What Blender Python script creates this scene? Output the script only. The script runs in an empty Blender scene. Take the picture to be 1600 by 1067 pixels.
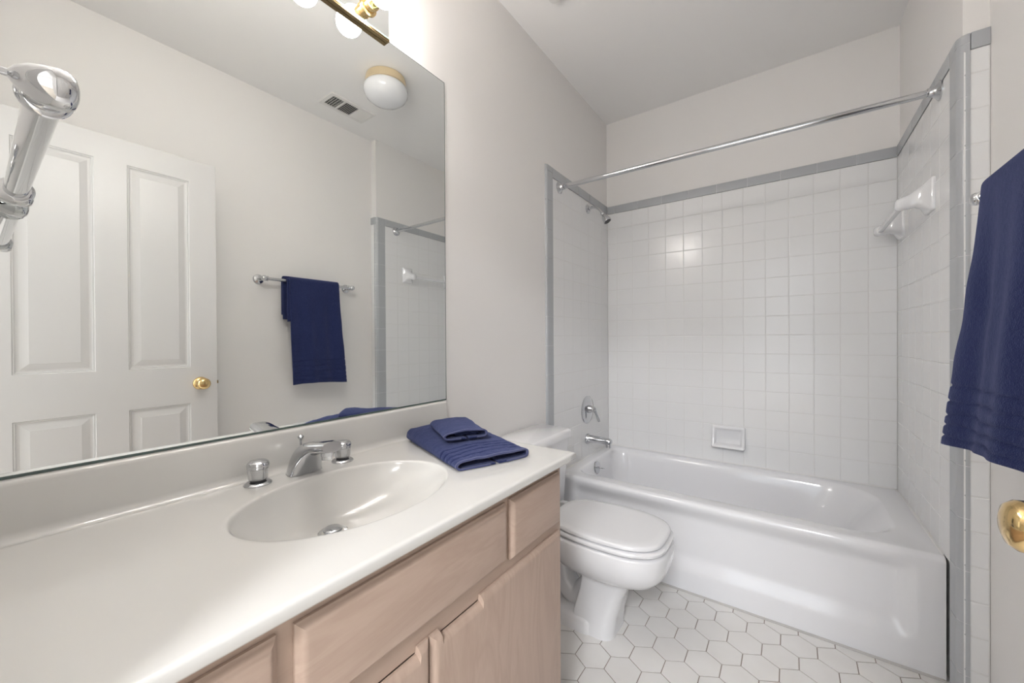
import bpy, bmesh, math, random
from mathutils import Vector, Matrix, noise
random.seed(7)
S = bpy.context.scene
COL = S.collection
PI = math.pi

# ------------------------------------------------------------------ camera
R_ = Vector((0.81337972, 0.58170656, -0.0055594))
U_ = Vector((0.0017192, 0.0071529, 0.99997294))
D_ = Vector((-0.58173058, 0.81336727, -0.00481795))
cam_data = bpy.data.cameras.new('camera')
cam_data.sensor_width = 36.0
cam_data.lens = 36.0 * 607.265 / 1600.0
cam_data.clip_start = 0.01
cam = bpy.data.objects.new('camera', cam_data)
m = Matrix.Identity(4)
for i in range(3):
    m[i][0] = R_[i]; m[i][1] = U_[i]; m[i][2] = -D_[i]
m[0][3], m[1][3], m[2][3] = 1.0842, 0.0, 1.1935
cam.matrix_world = m
COL.objects.link(cam)
S.camera = cam

# ------------------------------------------------------------------ light and exposure
S.view_settings.view_transform = 'Standard'
S.view_settings.look = 'None'
S.view_settings.gamma = 1.0
S.view_settings.use_curve_mapping = False
S.view_settings.exposure = 1.37
W = bpy.data.worlds.new('world'); S.world = W
W.use_nodes = True
W.node_tree.nodes['Background'].inputs[0].default_value = (0.86, 0.93, 1.0, 1)
W.node_tree.nodes['Background'].inputs[1].default_value = 1.0
BULB_STRENGTH = 25.5

def area(name, loc, rot, sx, sy, power, col):
    l = bpy.data.lights.new(name, 'AREA'); l.shape = 'RECTANGLE'
    l.size = sx; l.size_y = sy; l.energy = power; l.color = col
    o = bpy.data.objects.new(name, l); o.location = loc; o.rotation_euler = rot
    COL.objects.link(o); return o
# added cool fill through the doorway: wide unseen panel at the hall's far wall
area('hall_fill_wide', (0.95, -2.34, 1.45), (PI/2, 0, PI), 2.2, 1.9, 42.0, (0.90, 0.94, 1.0))
# second added fill, unseen under the hall ceiling, to lift floor and cabinet
area('hall_fill_top', (1.45, -1.8, 2.70), (0, 0, 0), 0.6, 0.6, 42.0, (0.96, 0.97, 1.0))

# ------------------------------------------------------------------ materials
def mat(name, col, rough=0.5, metal=0.0, spec=0.5, coat=0.0, coat_rough=0.05, sheen=0.0,
        bump=None, var=None, trans=0.0, ior=1.5):
    m = bpy.data.materials.new(name); m.use_nodes = True
    nt = m.node_tree; b = nt.nodes['Principled BSDF']
    b.inputs['Base Color'].default_value = (*col, 1)
    b.inputs['Roughness'].default_value = rough
    b.inputs['Metallic'].default_value = metal
    b.inputs['Specular IOR Level'].default_value = spec
    b.inputs['Coat Weight'].default_value = coat
    b.inputs['Coat Roughness'].default_value = coat_rough
    b.inputs['Sheen Weight'].default_value = sheen
    b.inputs['Transmission Weight'].default_value = trans
    b.inputs['IOR'].default_value = ior
    tc = nt.nodes.new('ShaderNodeTexCoord')
    if bump:
        sc, st, dist = bump
        n = nt.nodes.new('ShaderNodeTexNoise'); n.inputs['Scale'].default_value = sc
        n.inputs['Detail'].default_value = 4
        bp = nt.nodes.new('ShaderNodeBump'); bp.inputs['Strength'].default_value = st
        bp.inputs['Distance'].default_value = dist
        nt.links.new(tc.outputs['Object'], n.inputs['Vector'])
        nt.links.new(n.outputs['Fac'], bp.inputs['Height'])
        nt.links.new(bp.outputs['Normal'], b.inputs['Normal'])
    if var:
        sc, col2 = var
        n = nt.nodes.new('ShaderNodeTexNoise'); n.inputs['Scale'].default_value = sc
        n.inputs['Detail'].default_value = 5
        mx = nt.nodes.new('ShaderNodeMix'); mx.data_type = 'RGBA'
        mx.inputs['A'].default_value = (*col, 1); mx.inputs['B'].default_value = (*col2, 1)
        cr = nt.nodes.new('ShaderNodeMapRange')
        cr.inputs['From Min'].default_value = 0.35; cr.inputs['From Max'].default_value = 0.65
        nt.links.new(tc.outputs['Object'], n.inputs['Vector'])
        nt.links.new(n.outputs['Fac'], cr.inputs['Value'])
        nt.links.new(cr.outputs['Result'], mx.inputs['Factor'])
        nt.links.new(mx.outputs['Result'], b.inputs['Base Color'])
    return m

def wood_mat(name, c1, c2, axis='Z'):
    m = bpy.data.materials.new(name); m.use_nodes = True
    nt = m.node_tree; b = nt.nodes['Principled BSDF']
    b.inputs['Roughness'].default_value = 0.42
    tc = nt.nodes.new('ShaderNodeTexCoord'); mp = nt.nodes.new('ShaderNodeMapping')
    mp.inputs['Scale'].default_value = (5, 5, 0.9) if axis == 'Z' else (5, 0.9, 5)
    n = nt.nodes.new('ShaderNodeTexNoise'); n.inputs['Scale'].default_value = 3.0
    n.inputs['Detail'].default_value = 3; n.inputs['Distortion'].default_value = 0.9
    w = nt.nodes.new('ShaderNodeMath'); w.operation = 'MULTIPLY'; w.inputs[1].default_value = 9.0
    fr = nt.nodes.new('ShaderNodeMath'); fr.operation = 'PINGPONG'; fr.inputs[1].default_value = 1.0
    n2 = nt.nodes.new('ShaderNodeTexNoise'); n2.inputs['Scale'].default_value = 45.0
    ad = nt.nodes.new('ShaderNodeMath'); ad.operation = 'MULTIPLY_ADD'
    ad.inputs[1].default_value = 0.55
    rp = nt.nodes.new('ShaderNodeMix'); rp.data_type = 'RGBA'
    rp.inputs['A'].default_value = (*c1, 1); rp.inputs['B'].default_value = (*c2, 1)
    L = nt.links.new
    L(tc.outputs['Object'], mp.inputs['Vector']); L(mp.outputs['Vector'], n.inputs['Vector'])
    L(mp.outputs['Vector'], n2.inputs['Vector'])
    L(n.outputs['Fac'], w.inputs[0]); L(w.outputs[0], fr.inputs[0])
    L(fr.outputs[0], ad.inputs[0])
    mu = nt.nodes.new('ShaderNodeMath'); mu.operation = 'MULTIPLY'; mu.inputs[1].default_value = 0.4
    L(n2.outputs['Fac'], mu.inputs[0]); L(mu.outputs[0], ad.inputs[2])
    L(ad.outputs[0], rp.inputs['Factor']); L(rp.outputs['Result'], b.inputs['Base Color'])
    return m

PAINT = mat('warm_white_wall_paint', (0.88, 0.860, 0.840), 0.62, spec=0.3, bump=(160, 0.08, 0.002))
CEIL = mat('ceiling_paint', (0.93, 0.92, 0.91), 0.8, spec=0.2, bump=(120, 0.1, 0.002))
TILE = mat('white_glazed_tile', (0.87, 0.87, 0.87), 0.19, spec=0.45, bump=(9, 0.05, 0.003))
GROUT = mat('white_grout', (0.78, 0.775, 0.765), 0.7)
GREY = mat('grey_glazed_tile', (0.47, 0.485, 0.505), 0.26, spec=0.5, bump=(9, 0.05, 0.004))
GREYGROUT = mat('pale_trim_grout', (0.68, 0.69, 0.70), 0.7)
HEX = mat('matte_white_hexagon_tile', (0.80, 0.785, 0.765), 0.32, spec=0.5, var=(6, (0.76, 0.74, 0.715)))
HEXGROUT = mat('tan_floor_grout', (0.30, 0.25, 0.215), 0.85)
HALLFLOOR = mat('hall_carpet', (0.50, 0.45, 0.38), 0.95, bump=(300, 0.5, 0.004))
PORC = mat('white_porcelain', (0.83, 0.83, 0.845), 0.10, spec=0.5, coat=0.5)
ENAMEL = mat('white_tub_enamel', (0.86, 0.86, 0.88), 0.13, spec=0.5, coat=0.4)
MARBLE = mat('cream_cultured_marble', (0.725, 0.718, 0.695), 0.17, spec=0.5, coat=0.4, var=(2.2, (0.72, 0.708, 0.68)))
CHROME = mat('polished_chrome', (0.70, 0.71, 0.72), 0.05, metal=1.0)
DULLCHROME = mat('worn_chrome', (0.62, 0.63, 0.65), 0.16, metal=1.0)
SHCHROME = mat('shower_chrome', (0.60, 0.61, 0.63), 0.09, metal=1.0)
DARKMETAL = mat('dark_rubber', (0.05, 0.05, 0.055), 0.5)
BRASS = mat('polished_brass', (0.80, 0.58, 0.28), 0.14, metal=1.0)
OLDBRASS = mat('dull_brass', (0.34, 0.25, 0.13), 0.28, metal=1.0)
PALEBRASS = mat('pale_brass', (0.82, 0.68, 0.46), 0.28, metal=0.7)
MIRROR = mat('mirror_silver', (0.905, 0.925, 0.915), 0.0, metal=1.0)
MIRROREDGE = mat('mirror_edge_glass', (0.10, 0.14, 0.13), 0.15)
ACRYL = mat('clear_acrylic', (0.95, 0.95, 0.95), 0.04, trans=0.75, ior=1.49)
GREENGLASS = mat('green_glass_edge', (0.20, 0.36, 0.30), 0.1)
OPAL = mat('opal_glass', (0.82, 0.83, 0.85), 0.12, coat=0.5)
DOORP = mat('white_door_paint', (0.66, 0.65, 0.64), 0.35, bump=(60, 0.05, 0.002))
PLASTIC = mat('white_plastic', (0.82, 0.81, 0.79), 0.4)
VENTDARK = mat('dark_duct', (0.05, 0.05, 0.05), 0.8)
WOOD = wood_mat('pickled_maple', (0.52, 0.395, 0.32), (0.43, 0.315, 0.25))
WOODH = wood_mat('pickled_maple_flat_grain', (0.52, 0.395, 0.32), (0.43, 0.315, 0.25), 'Y')
FRAMEW = wood_mat('pickled_maple_frame', (0.51, 0.385, 0.31), (0.45, 0.335, 0.265), 'Y')
TOEK = mat('dark_toe_kick', (0.12, 0.09, 0.07), 0.7)
CAULK = mat('grey_caulk', (0.60, 0.58, 0.56), 0.6)

def terry(name, c1, c2):
    m = mat(name, c1, 0.95, spec=0.1, sheen=0.35)
    nt = m.node_tree; b = nt.nodes['Principled BSDF']
    b.inputs['Sheen Roughness'].default_value = 0.5
    b.inputs['Sheen Tint'].default_value = (0.45, 0.5, 0.85, 1)
    tc = nt.nodes.new('ShaderNodeTexCoord')
    n = nt.nodes.new('ShaderNodeTexNoise'); n.inputs['Scale'].default_value = 420; n.inputs['Detail'].default_value = 3
    n3 = nt.nodes.new('ShaderNodeTexNoise'); n3.inputs['Scale'].default_value = 90; n3.inputs['Detail'].default_value = 4
    mx = nt.nodes.new('ShaderNodeMix'); mx.data_type = 'RGBA'
    mx.inputs['A'].default_value = (*c1, 1); mx.inputs['B'].default_value = (*c2, 1)
    bp = nt.nodes.new('ShaderNodeBump'); bp.inputs['Strength'].default_value = 0.9; bp.inputs['Distance'].default_value = 0.003
    ad = nt.nodes.new('ShaderNodeMath'); ad.operation = 'ADD'
    L = nt.links.new
    L(tc.outputs['Object'], n.inputs['Vector']); L(tc.outputs['Object'], n3.inputs['Vector'])
    L(n.outputs['Fac'], ad.inputs[0]); L(n3.outputs['Fac'], ad.inputs[1]); L(ad.outputs[0], bp.inputs['Height'])
    L(bp.outputs['Normal'], b.inputs['Normal'])
    L(n3.outputs['Fac'], mx.inputs['Factor']); L(mx.outputs['Result'], b.inputs['Base Color'])
    return m
NAVY = terry('navy_terry_cloth', (0.017, 0.024, 0.082), (0.030, 0.040, 0.118))
NAVYHEM = mat('navy_hem_tape', (0.055, 0.065, 0.17), 0.8, sheen=0.3)

EM = bpy.data.materials.new('lit_bulb_glass'); EM.use_nodes = True
_b = EM.node_tree.nodes['Principled BSDF']
_b.inputs['Base Color'].default_value = (0.9, 0.88, 0.84, 1)
_b.inputs['Emission Color'].default_value = (1.0, 0.955, 0.915, 1)
_b.inputs['Emission Strength'].default_value = BULB_STRENGTH

# ------------------------------------------------------------------ mesh helpers
def obj(name, bm, material, parent=None, smooth=False, mats=None, angle=None):
    me = bpy.data.meshes.new(name)
    bmesh.ops.recalc_face_normals(bm, faces=bm.faces[:])
    if angle is not None:
        smooth = True
        for e in bm.edges:
            if len(e.link_faces) == 2 and e.calc_face_angle(0) > math.radians(angle):
                e.smooth = False
    for f in bm.faces: f.smooth = smooth
    bm.to_mesh(me); bm.free()
    for mm in (mats or [material]): me.materials.append(mm)
    o = bpy.data.objects.new(name, me); COL.objects.link(o)
    if parent is not None:
        o.parent = parent
        o.matrix_parent_inverse = Matrix.Translation(-abs_loc(parent))
    return o

def abs_loc(o):
    v = o.location.copy()
    p = o.parent
    if p is not None and o.type == 'EMPTY': v += abs_loc(p)
    return v if o.type == 'EMPTY' else Vector((0, 0, 0))

def thing(name, label, cat, loc=(0, 0, 0), group=None):
    o = bpy.data.objects.new(name, None); COL.objects.link(o)
    o.empty_display_size = 0.05
    o.location = loc; o['label'] = label; o['category'] = cat
    if group: o['group'] = group
    return o
def tag(o, label, cat, group=None):
    o['label'] = label; o['category'] = cat
    if group: o['group'] = group
    return o
def struct(name, bm, m, parent=None, **k):
    o = obj(name, bm, m, parent, **k)
    o['kind'] = 'structure'
    return o

def box(bm, lo, hi, bev=0.0, seg=2, mi=0):
    vs = [bm.verts.new((x, y, z)) for z in (lo[2], hi[2]) for y in (lo[1], hi[1]) for x in (lo[0], hi[0])]
    fs = [bm.faces.new([vs[i] for i in q]) for q in ((0, 2, 3, 1), (4, 5, 7, 6), (0, 1, 5, 4), (2, 6, 7, 3), (0, 4, 6, 2), (1, 3, 7, 5))]
    for f in fs: f.material_index = mi
    if bev:
        es = list({e for f in fs for e in f.edges})
        bmesh.ops.bevel(bm, geom=es, offset=bev, segments=seg, profile=0.7, affect='EDGES')

def ring(bm, pts): return [bm.verts.new(p) for p in pts]
def bridge(bm, a, b, closed=True, mi=0):
    n = len(a); fs = []
    for i in range(n if closed else n - 1):
        j = (i + 1) % n
        try:
            f = bm.faces.new((a[i], a[j], b[j], b[i])); f.material_index = mi; fs.append(f)
        except ValueError: pass
    return fs
def loft(bm, rings, cap0=True, cap1=True, closed=True, mi=0):
    rs = [ring(bm, r) for r in rings]
    for a, b in zip(rs, rs[1:]): bridge(bm, a, b, closed, mi)
    if cap0: bm.faces.new(rs[0]).material_index = mi
    if cap1: bm.faces.new(rs[-1]).material_index = mi
    return rs

def frame_from(d):
    d = Vector(d).normalized()
    a = Vector((0, 0, 1)) if abs(d.z) < 0.9 else Vector((1, 0, 0))
    u = d.cross(a).normalized(); v = d.cross(u).normalized()
    return d, u, v
def lathe(bm, o, d, prof, n=32, cap=True, su=1.0, sv=1.0):
    """prof: list of (radius, distance along d)"""
    o = Vector(o); d, u, v = frame_from(d)
    rs = []
    for r, h in prof:
        r = max(r, 1e-5)
        rs.append([o + d*h + u*(r*su*math.cos(2*PI*k/n)) + v*(r*sv*math.sin(2*PI*k/n)) for k in range(n)])
    return loft(bm, rs, cap, cap)
def tube(bm, pts, rad, n=20, cap=True):
    pts = [Vector(p) for p in pts]
    if not isinstance(rad, (list, tuple)): rad = [rad]*len(pts)
    rs = []; pu = None
    for i, p in enumerate(pts):
        d = (pts[min(i+1, len(pts)-1)] - pts[max(i-1, 0)]).normalized()
        if pu is None: _, u, v = frame_from(d)
        else:
            u = (pu - d*pu.dot(d)).normalized(); v = d.cross(u)
        pu = u
        if i == 0: v = d.cross(u)
        rs.append([p + u*(rad[i]*math.cos(2*PI*k/n)) + v*(rad[i]*math.sin(2*PI*k/n)) for k in range(n)])
    loft(bm, rs, cap, cap)
def bez(p0, p1, p2, p3, n):
    out = []
    for i in range(n+1):
        t = i/n; a = 1-t
        out.append(tuple(a**3*p0[k]+3*a*a*t*p1[k]+3*a*t*t*p2[k]+t**3*p3[k] for k in range(len(p0))))
    return out
def sphere_prof(r, a0=-90, a1=90, n=14, c=0.0, sq=1.0):
    return [(r*math.cos(math.radians(a0+(a1-a0)*i/n)), c + sq*r*math.sin(math.radians(a0+(a1-a0)*i/n))) for i in range(n+1)]
def rrect(x0, x1, y0, y1, r, n=8, z=None):
    """rounded rectangle, r = radius or four radii (x1y1, x0y1, x0y0, x1y0)"""
    if not isinstance(r, (tuple, list)): r = (r,)*4
    out = []
    for q, (cx, cy, a) in enumerate(((x1, y1, 0), (x0, y1, 90), (x0, y0, 180), (x1, y0, 270))):
        rr = r[q]
        sx = -1 if cx == x1 else 1; sy = -1 if cy == y1 else 1
        for k in range(n+1):
            t = math.radians(a + 90*k/n)
            out.append((cx + sx*rr + rr*math.cos(t), cy + sy*rr + rr*math.sin(t)))
    return [(p[0], p[1], z) for p in out] if z is not None else out

# ------------------------------------------------------------------ room
H = 2.756; D = 2.716; WT = 1.524; WP = 1.534; WR = 1.591; J = 1.852; EY = -0.045
ZT = 2.1525         # top of the grey liner
bm = bmesh.new(); box(bm, (-0.12, EY-0.12, 0), (-0.004, D+0.12, H)); struct('wall_left', bm, PAINT)
bm = bmesh.new(); box(bm, (-0.12, D+0.006, 0), (WR+0.12, D+0.12, H)); wall_back = struct('wall_back', bm, PAINT)
bm = bmesh.new(); box(bm, (WR, EY-0.12, 0), (WR+0.12, J, H)); box(bm, (WP, J, 0), (WR+0.12, D+0.006, H)); struct('wall_right', bm, PAINT)
bm = bmesh.new()
box(bm, (-0.12, EY-0.12, 0), (0.60, EY, H)); box(bm, (1.395, EY-0.12, 0), (WR, EY, H)); box(bm, (0.60, EY-0.12, 2.13), (1.395, EY, H))
struct('wall_front', bm, PAINT)
bm = bmesh.new(); box(bm, (-1.2, -2.5, H), (3.2, D+0.12, H+0.1)); struct('ceiling', bm, CEIL)
# hall outside the doorway
bm = bmesh.new(); box(bm, (-1.2, -2.5, 0), (-1.1, EY-0.12, H)); struct('wall_hall_left', bm, PAINT)
bm = bmesh.new(); box(bm, (3.1, -2.5, 0), (3.2, EY-0.12, H)); struct('wall_hall_right', bm, PAINT)
bm = bmesh.new()
box(bm, (-1.2, -2.5, 0), (3.2, -2.4, 0.45)); box(bm, (-1.2, -2.5, 2.45), (3.2, -2.4, H))
box(bm, (-1.2, -2.5, 0.45), (-0.2, -2.4, 2.45)); box(bm, (2.1, -2.5, 0.45), (3.2, -2.4, 2.45))
struct('wall_hall_back', bm, PAINT)
bm = bmesh.new(); box(bm, (-1.1, EY-0.12, 0), (-0.12, EY, H)); box(bm, (WR+0.12, EY-0.12, 0), (3.1, EY, H)); struct('wall_hall_front', bm, PAINT)
bm = bmesh.new(); box(bm, (-1.2, -2.5, -0.1), (3.2, EY-0.06, 0.0)); struct('floor_hall', bm, HALLFLOOR)
# door casing
bm = bmesh.new()
for x0, x1, z0, z1 in ((0.566, 0.612, 0, 2.12), (1.386, 1.45, 0, 2.12), (0.566, 1.45, 2.1205, 2.185)):
    box(bm, (x0, EY, z0), (x1, EY+0.014, z1), 0.003)
struct('trim_1', bm, DOORP)

# hexagon floor: grout bed with real tiles
bm = bmesh.new()
box(bm, (-0.12, EY-0.06, -0.1), (WR+0.12, D+0.12, -0.0022), mi=1)
w = 0.1151; Rh = w/math.sqrt(3); g = 0.0016
for j in range(-3, 20):
    for i in range(-7, 9):
        cx = 0.7065 + w*i + (w/2 if j % 2 else 0); cy = 1.7635 - 0.0998*j
        if cx < 0.0 or cx > WR+0.02 or cy > 2.02 or cy < EY-0.02: continue
        if cx < 0.45 and cy < 0.9: continue
        rs = []
        tx, ty = random.uniform(-.004, .004), random.uniform(-.004, .004)
        for (ins, z) in ((g, -0.0024), (g, -0.0008), (g+0.0010, 0.0)):
            rr = Rh - ins/math.cos(PI/6)
            rs.append([(min(max(cx + rr*math.sin(PI/3*k), -0.004), WR), cy + rr*math.cos(PI/3*k), z + (tx*math.sin(PI/3*k)+ty*math.cos(PI/3*k))*0.05) for k in range(6)])
        loft(bm, rs, False, True)
struct('floor', bm, HEX, mats=[HEX, HEXGROUT])

# ceramic tile fields
def tile_field(bm, origin, u, v, us, vs, th=0.006, gr=0.0022, tilt=0.0016, edge=0.0026):
    o = Vector(origin); u = Vector(u); v = Vector(v); n = u.cross(v).normalized()
    a, b = us[0], us[-1]; c, d = vs[0], vs[-1]
    q = [bm.verts.new(o + u*x + v*y + n*(th-0.0009)) for x, y in ((a, c), (b, c), (b, d), (a, d))]
    bm.faces.new(q).material_index = 1
    for u0, u1 in zip(us, us[1:]):
        for v0, v1 in zip(vs, vs[1:]):
            ta, tb = random.gauss(0, tilt)*0.5, random.gauss(0, tilt)*0.5
            rs = []
            h = gr/2
            for ins, z in ((h, 0), (h, th-0.0012), (h+0.0012, th-0.0003), (h+edge, th)):
                cu, cv = (u0+u1)/2, (v0+v1)/2
                pts = [(u0+ins, v0+ins), (u1-ins, v0+ins), (u1-ins, v1-ins), (u0+ins, v1-ins)]
                rs.append([o + u*x + v*y + n*(z + (ta*(x-cu)+tb*(y-cv) if z >= th-0.0004 else 0)) for x, y in pts])
            loft(bm, rs, False, True)
TZ0 = 0.427
zs = [2.0985]
while zs[-1] - 0.1108 > TZ0 + 0.01: zs.append(zs[-1] - 0.1108)
zs.append(TZ0+0.001); zs = zs[::-1]
xs = [0.004] + [0.072 + 0.112*k for k in range(13)] + [WT]
bm = bmesh.new(); tile_field(bm, (0, D+0.006, 0), (1, 0, 0), (0, 0, 1), xs, zs)
struct('wall_back_tile', bm, TILE, mats=[TILE, GROUT])
ysl = [1.906] + [D-0.1125*k for k in range(7, -1, -1) if D-0.1125*k > 1.93]
bm = bmesh.new(); tile_field(bm, (-0.004, 0, 0), (0, 1, 0), (0, 0, 1), ysl, zs, th=0.008)
# strip beside the tub's end runs on down to the floor
struct('wall_left_tile', bm, TILE, mats=[TILE, GROUT])
bm = bmesh.new(); tile_field(bm, (WP, 0, 0), (0, -1, 0), (0, 0, 1), [-D]+[-y for y in ysl[:-1][::-1] if y > 1.93]+[-1.925], zs, th=0.010)
struct('wall_right_tile', bm, TILE, mats=[TILE, GROUT])
# narrow tiles on the jog facing the door
zj = [2.0985]
while zj[-1] - 0.1112 > 0.0: zj.append(zj[-1]-0.1112)
zj.append(0.0); zj = [z + (0.036 if 0 < z < 2.09 else 0) for z in zj][::-1]
if zj[1] <= 0.005: zj.pop(1)
bm = bmesh.new(); tile_field(bm, (0, J, 0), (1, 0, 0), (0, 0, 1), [1.5345, WR-0.001], zj, th=0.008)
struct('wall_jog_tile', bm, TILE, mats=[TILE, GROUT])

# grey liners and bullnose
def liner(name, segs, mk):
    bm = bmesh.new()
    for a, b in segs: mk(bm, a+0.0008, b-0.0008)
    return bm
def segs(a, b, step, off=0.0):
    out = []; x = a
    nx = a + (off if off else step)
    while nx < b - 0.004:
        out.append((x, nx)); x = nx; nx += step
    out.append((x, b)); return out
ZL0 = 2.0995
bm = bmesh.new()
for a, b in segs(0.006, WT, 0.1645, 0.049): box(bm, (a+.0013, D-0.003, ZL0), (b-.0013, D+0.006, ZT), 0.002)
box(bm, (0.006, D-0.001, ZL0), (WT, D+0.006, ZT-0.001), mi=1)
struct('trim_2', bm, GREY, mats=[GREY, GREYGROUT], angle=50)
bm = bmesh.new()
for a, b in segs(1.872, D-0.004, 0.1645, 0.036): box(bm, (-0.004, a+.0013, ZL0), (0.0065, b-.0013, ZT), 0.002)
box(bm, (-0.004, 1.872, ZL0), (0.0045, D-0.004, ZT-0.001), mi=1)
struct('trim_3', bm, GREY, mats=[GREY, GREYGROUT], angle=50)
bm = bmesh.new()
for a, b in segs(1.872, D-0.004, 0.1645, 0.06): box(bm, (WT-0.0025, a+.0013, ZL0), (WP, b-.0013, ZT), 0.002)
box(bm, (WT-0.0005, 1.872, ZL0), (WP, D-0.004, ZT-0.001), mi=1)
struct('trim_4', bm, GREY, mats=[GREY, GREYGROUT], angle=50)
# left vertical bullnose strip
bm = bmesh.new()
zz = [ZT, 2.1215-0.0] + [2.1215-0.1605*k for k in range(1, 14)]
zz = [z for z in zz if z > 0.02] + [0.0]
for z1, z0 in zip(zz, zz[1:]):
    pr = [(-0.004, 1.836)] + [(-0.004+0.012*math.sin(t), 1.836+0.016*(1-math.cos(t))) for t in [PI/2*k/6 for k in range(1, 7)]] + [(0.008, 1.9045), (-0.004, 1.9045)]
    loft(bm, [[(x, y, z0+.0008) for x, y in pr], [(x, y, z1-.0008) for x, y in pr]])
box(bm, (-0.004, 1.842, 0), (0.0055, 1.904, ZT-0.002), mi=1)
struct('trim_5', bm, GREY, mats=[GREY, GREYGROUT], angle=50)
# right rounded corner bullnose
bm = bmesh.new()
rc = 0.026; xo = WT - 0.002; yo = J - 0.010
arc = [(xo + rc*(1-math.cos(t)), yo + rc*(1-math.sin(t))) for t in [PI/2*k/10 for k in range(11)]]
pr = [(xo, 1.924)] + arc + [(1.536+0.012, yo)]
pro = [(x, y) for x, y in pr] + [(1.548, J), (WP, J), (WP, 1.924)]
zz = [ZT] + [2.127-0.168*k for k in range(1, 13)] + [0.0]
zz = [ZT, 2.127-0.005] + [2.122-0.1675*k for k in range(1, 13)] + [0.0]
zz = sorted({round(z, 4) for z in zz if z >= 0}, reverse=True)
def prof_at(ins):
    out = []
    for x, y in pro:
        out.append((x + ins if x < WP else x, y + ins if y < J else y))
    return out
for z1, z0 in zip(zz, zz[1:]):
    loft(bm, [[(x, y, z0+.001) for x, y in pro], [(x, y, z1-.001) for x, y in pro]])
loft(bm, [[(x, y, 0) for x, y in prof_at(0.0012)], [(x, y, ZT-0.002) for x, y in prof_at(0.0012)]], mi=1)
struct('trim_6', bm, GREY, mats=[GREY, GREYGROUT], angle=40)
bm = bmesh.new(); box(bm, (1.5495, J-0.0105, ZL0), (WR-0.0005, J, ZT), 0.002)
struct('trim_7', bm, GREY)
# caulk line in front of the tub
bm = bmesh.new(); box(bm, (0.009, 1.952, 0), (WT-0.004, 1.966, 0.005), 0.002); struct('trim_8', bm, CAULK)
# white caulk where the tile meets the tub's rim
bm = bmesh.new()
def fil(a, b, inw, rad=0.0065):
    a = Vector(a); b = Vector(b); inw = Vector(inw)
    prs = [Vector((0, 0, 0))] + [inw*(rad*(1-math.sin(t))) + Vector((0, 0, rad*(1-math.cos(t)))) for t in [PI/2*k/4 for k in range(5)]]
    loft(bm, [[a+q for q in prs], [b+q for q in prs]])
fil((0.012, D, 0.4272), (WT-0.008, D, 0.4272), (0, -1, 0))
fil((WT, D-0.001, 0.4272), (WT, 1.990, 0.4272), (-1, 0, 0))
fil((0.0035, D-0.001, 0.4272), (0.0035, 1.990, 0.4272), (1, 0, 0), 0.009)
struct('trim_9', bm, GROUT)

# ------------------------------------------------------------------ bathtub
tub = thing('bathtub', 'white enamel alcove bathtub between the tiled walls', 'bathtub', (0.76, 2.34, 0))
bm = bmesh.new()
TZ = 0.427; yf = 1.963
def sm(a, b, x):
    t = min(max((x-a)/(b-a), 0), 1); return t*t*(3-2*t)
# apron
prof = [(0.0, 0.0)]
prof = [(z, 0.0) for z in [0.004+0.012*k for k in range(31)]]     # up to .364
z_roll = [(0.364 + (TZ-0.022-0.364)*t, 0) for t in (0.33, 0.66, 1.0)]
nx = 110
X0, X1 = 0.0088, WT-0.0008
grid = []
def recess(x, z):
    mx = sm(0.075, 0.125, x) * (1 - sm(1.400, 1.452, x))
    mz = sm(0.090, 0.165, z) * (1 - sm(0.335, 0.405, z))
    return 0.027*mx*mz
for k in range(nx+1):
    x = X0 + (X1-X0)*k/nx
    colv = []
    for z, _ in prof + z_roll:
        colv.append(bm.verts.new((x, yf + recess(x, z), z)))
    for a in range(1, 9):
        t = PI/2*a/8
        colv.append(bm.verts.new((x, yf + 0.024*(1-math.cos(t)), TZ-0.022 + 0.022*math.sin(t))))
    grid.append(colv)
for a, b in zip(grid, grid[1:]): bridge(bm, a, b, False)
for colv in (grid[0], grid[-1]):
    e = colv[0]
# deck and basin: rounded rectangles with equal point counts
NC = 14
ydeck = yf + 0.024
def rr(x0, x1, y0, y1, r, z): return rrect(x0, x1, y0, y1, r, NC, z)
def densify(pts, m_=5):
    out = []
    n = len(pts)
    for i in range(n):
        a, b = Vector(pts[i]), Vector(pts[(i+1) % n])
        if (b-a).length > 0.06:
            for k in range(10): out.append(a.lerp(b, k/10))
        else: out.append(a)
    return out
def fixed(pts):
    """side runs get 10 extra points each so every ring matches"""
    out = []
    n = len(pts)
    for i in range(n):
        a, b = Vector(pts[i]), Vector(pts[(i+1) % n])
        out.append(a)
        if i % (NC+1) == NC:
            for k in range(1, 12): out.append(a.lerp(b, k/12))
    return out
rings = [
    rr(X0, X1, ydeck, D-0.0012, 0.0005, TZ),
    rr(0.060, 1.435, 2.043, 2.672, (0.20, 0.10, 0.09, 0.16), TZ),
    rr(0.066, 1.428, 2.050, 2.666, (0.195, 0.095, 0.085, 0.155), TZ-0.002),
    rr(0.073, 1.417, 2.058, 2.658, (0.19, 0.09, 0.08, 0.15), TZ-0.009),
    rr(0.079, 1.402, 2.066, 2.650, (0.19, 0.088, 0.08, 0.15), TZ-0.024),
    rr(0.084, 1.380, 2.073, 2.643, (0.19, 0.088, 0.08, 0.15), TZ-0.05),
    rr(0.098, 1.310, 2.088, 2.628, (0.18, 0.088, 0.08, 0.15), 0.28),
    rr(0.112, 1.235, 2.104, 2.612, (0.17, 0.09, 0.09, 0.15), 0.16),
    rr(0.130, 1.180, 2.122, 2.594, (0.16, 0.09, 0.09, 0.15), 0.10),
    rr(0.160, 1.130, 2.150, 2.566, (0.14, 0.08, 0.08, 0.13), 0.072),
    rr(0.220, 1.050, 2.200, 2.516, (0.10, 0.06, 0.06, 0.10), 0.062),
]
loft(bm, [fixed(r) for r in rings], False, True)
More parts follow.
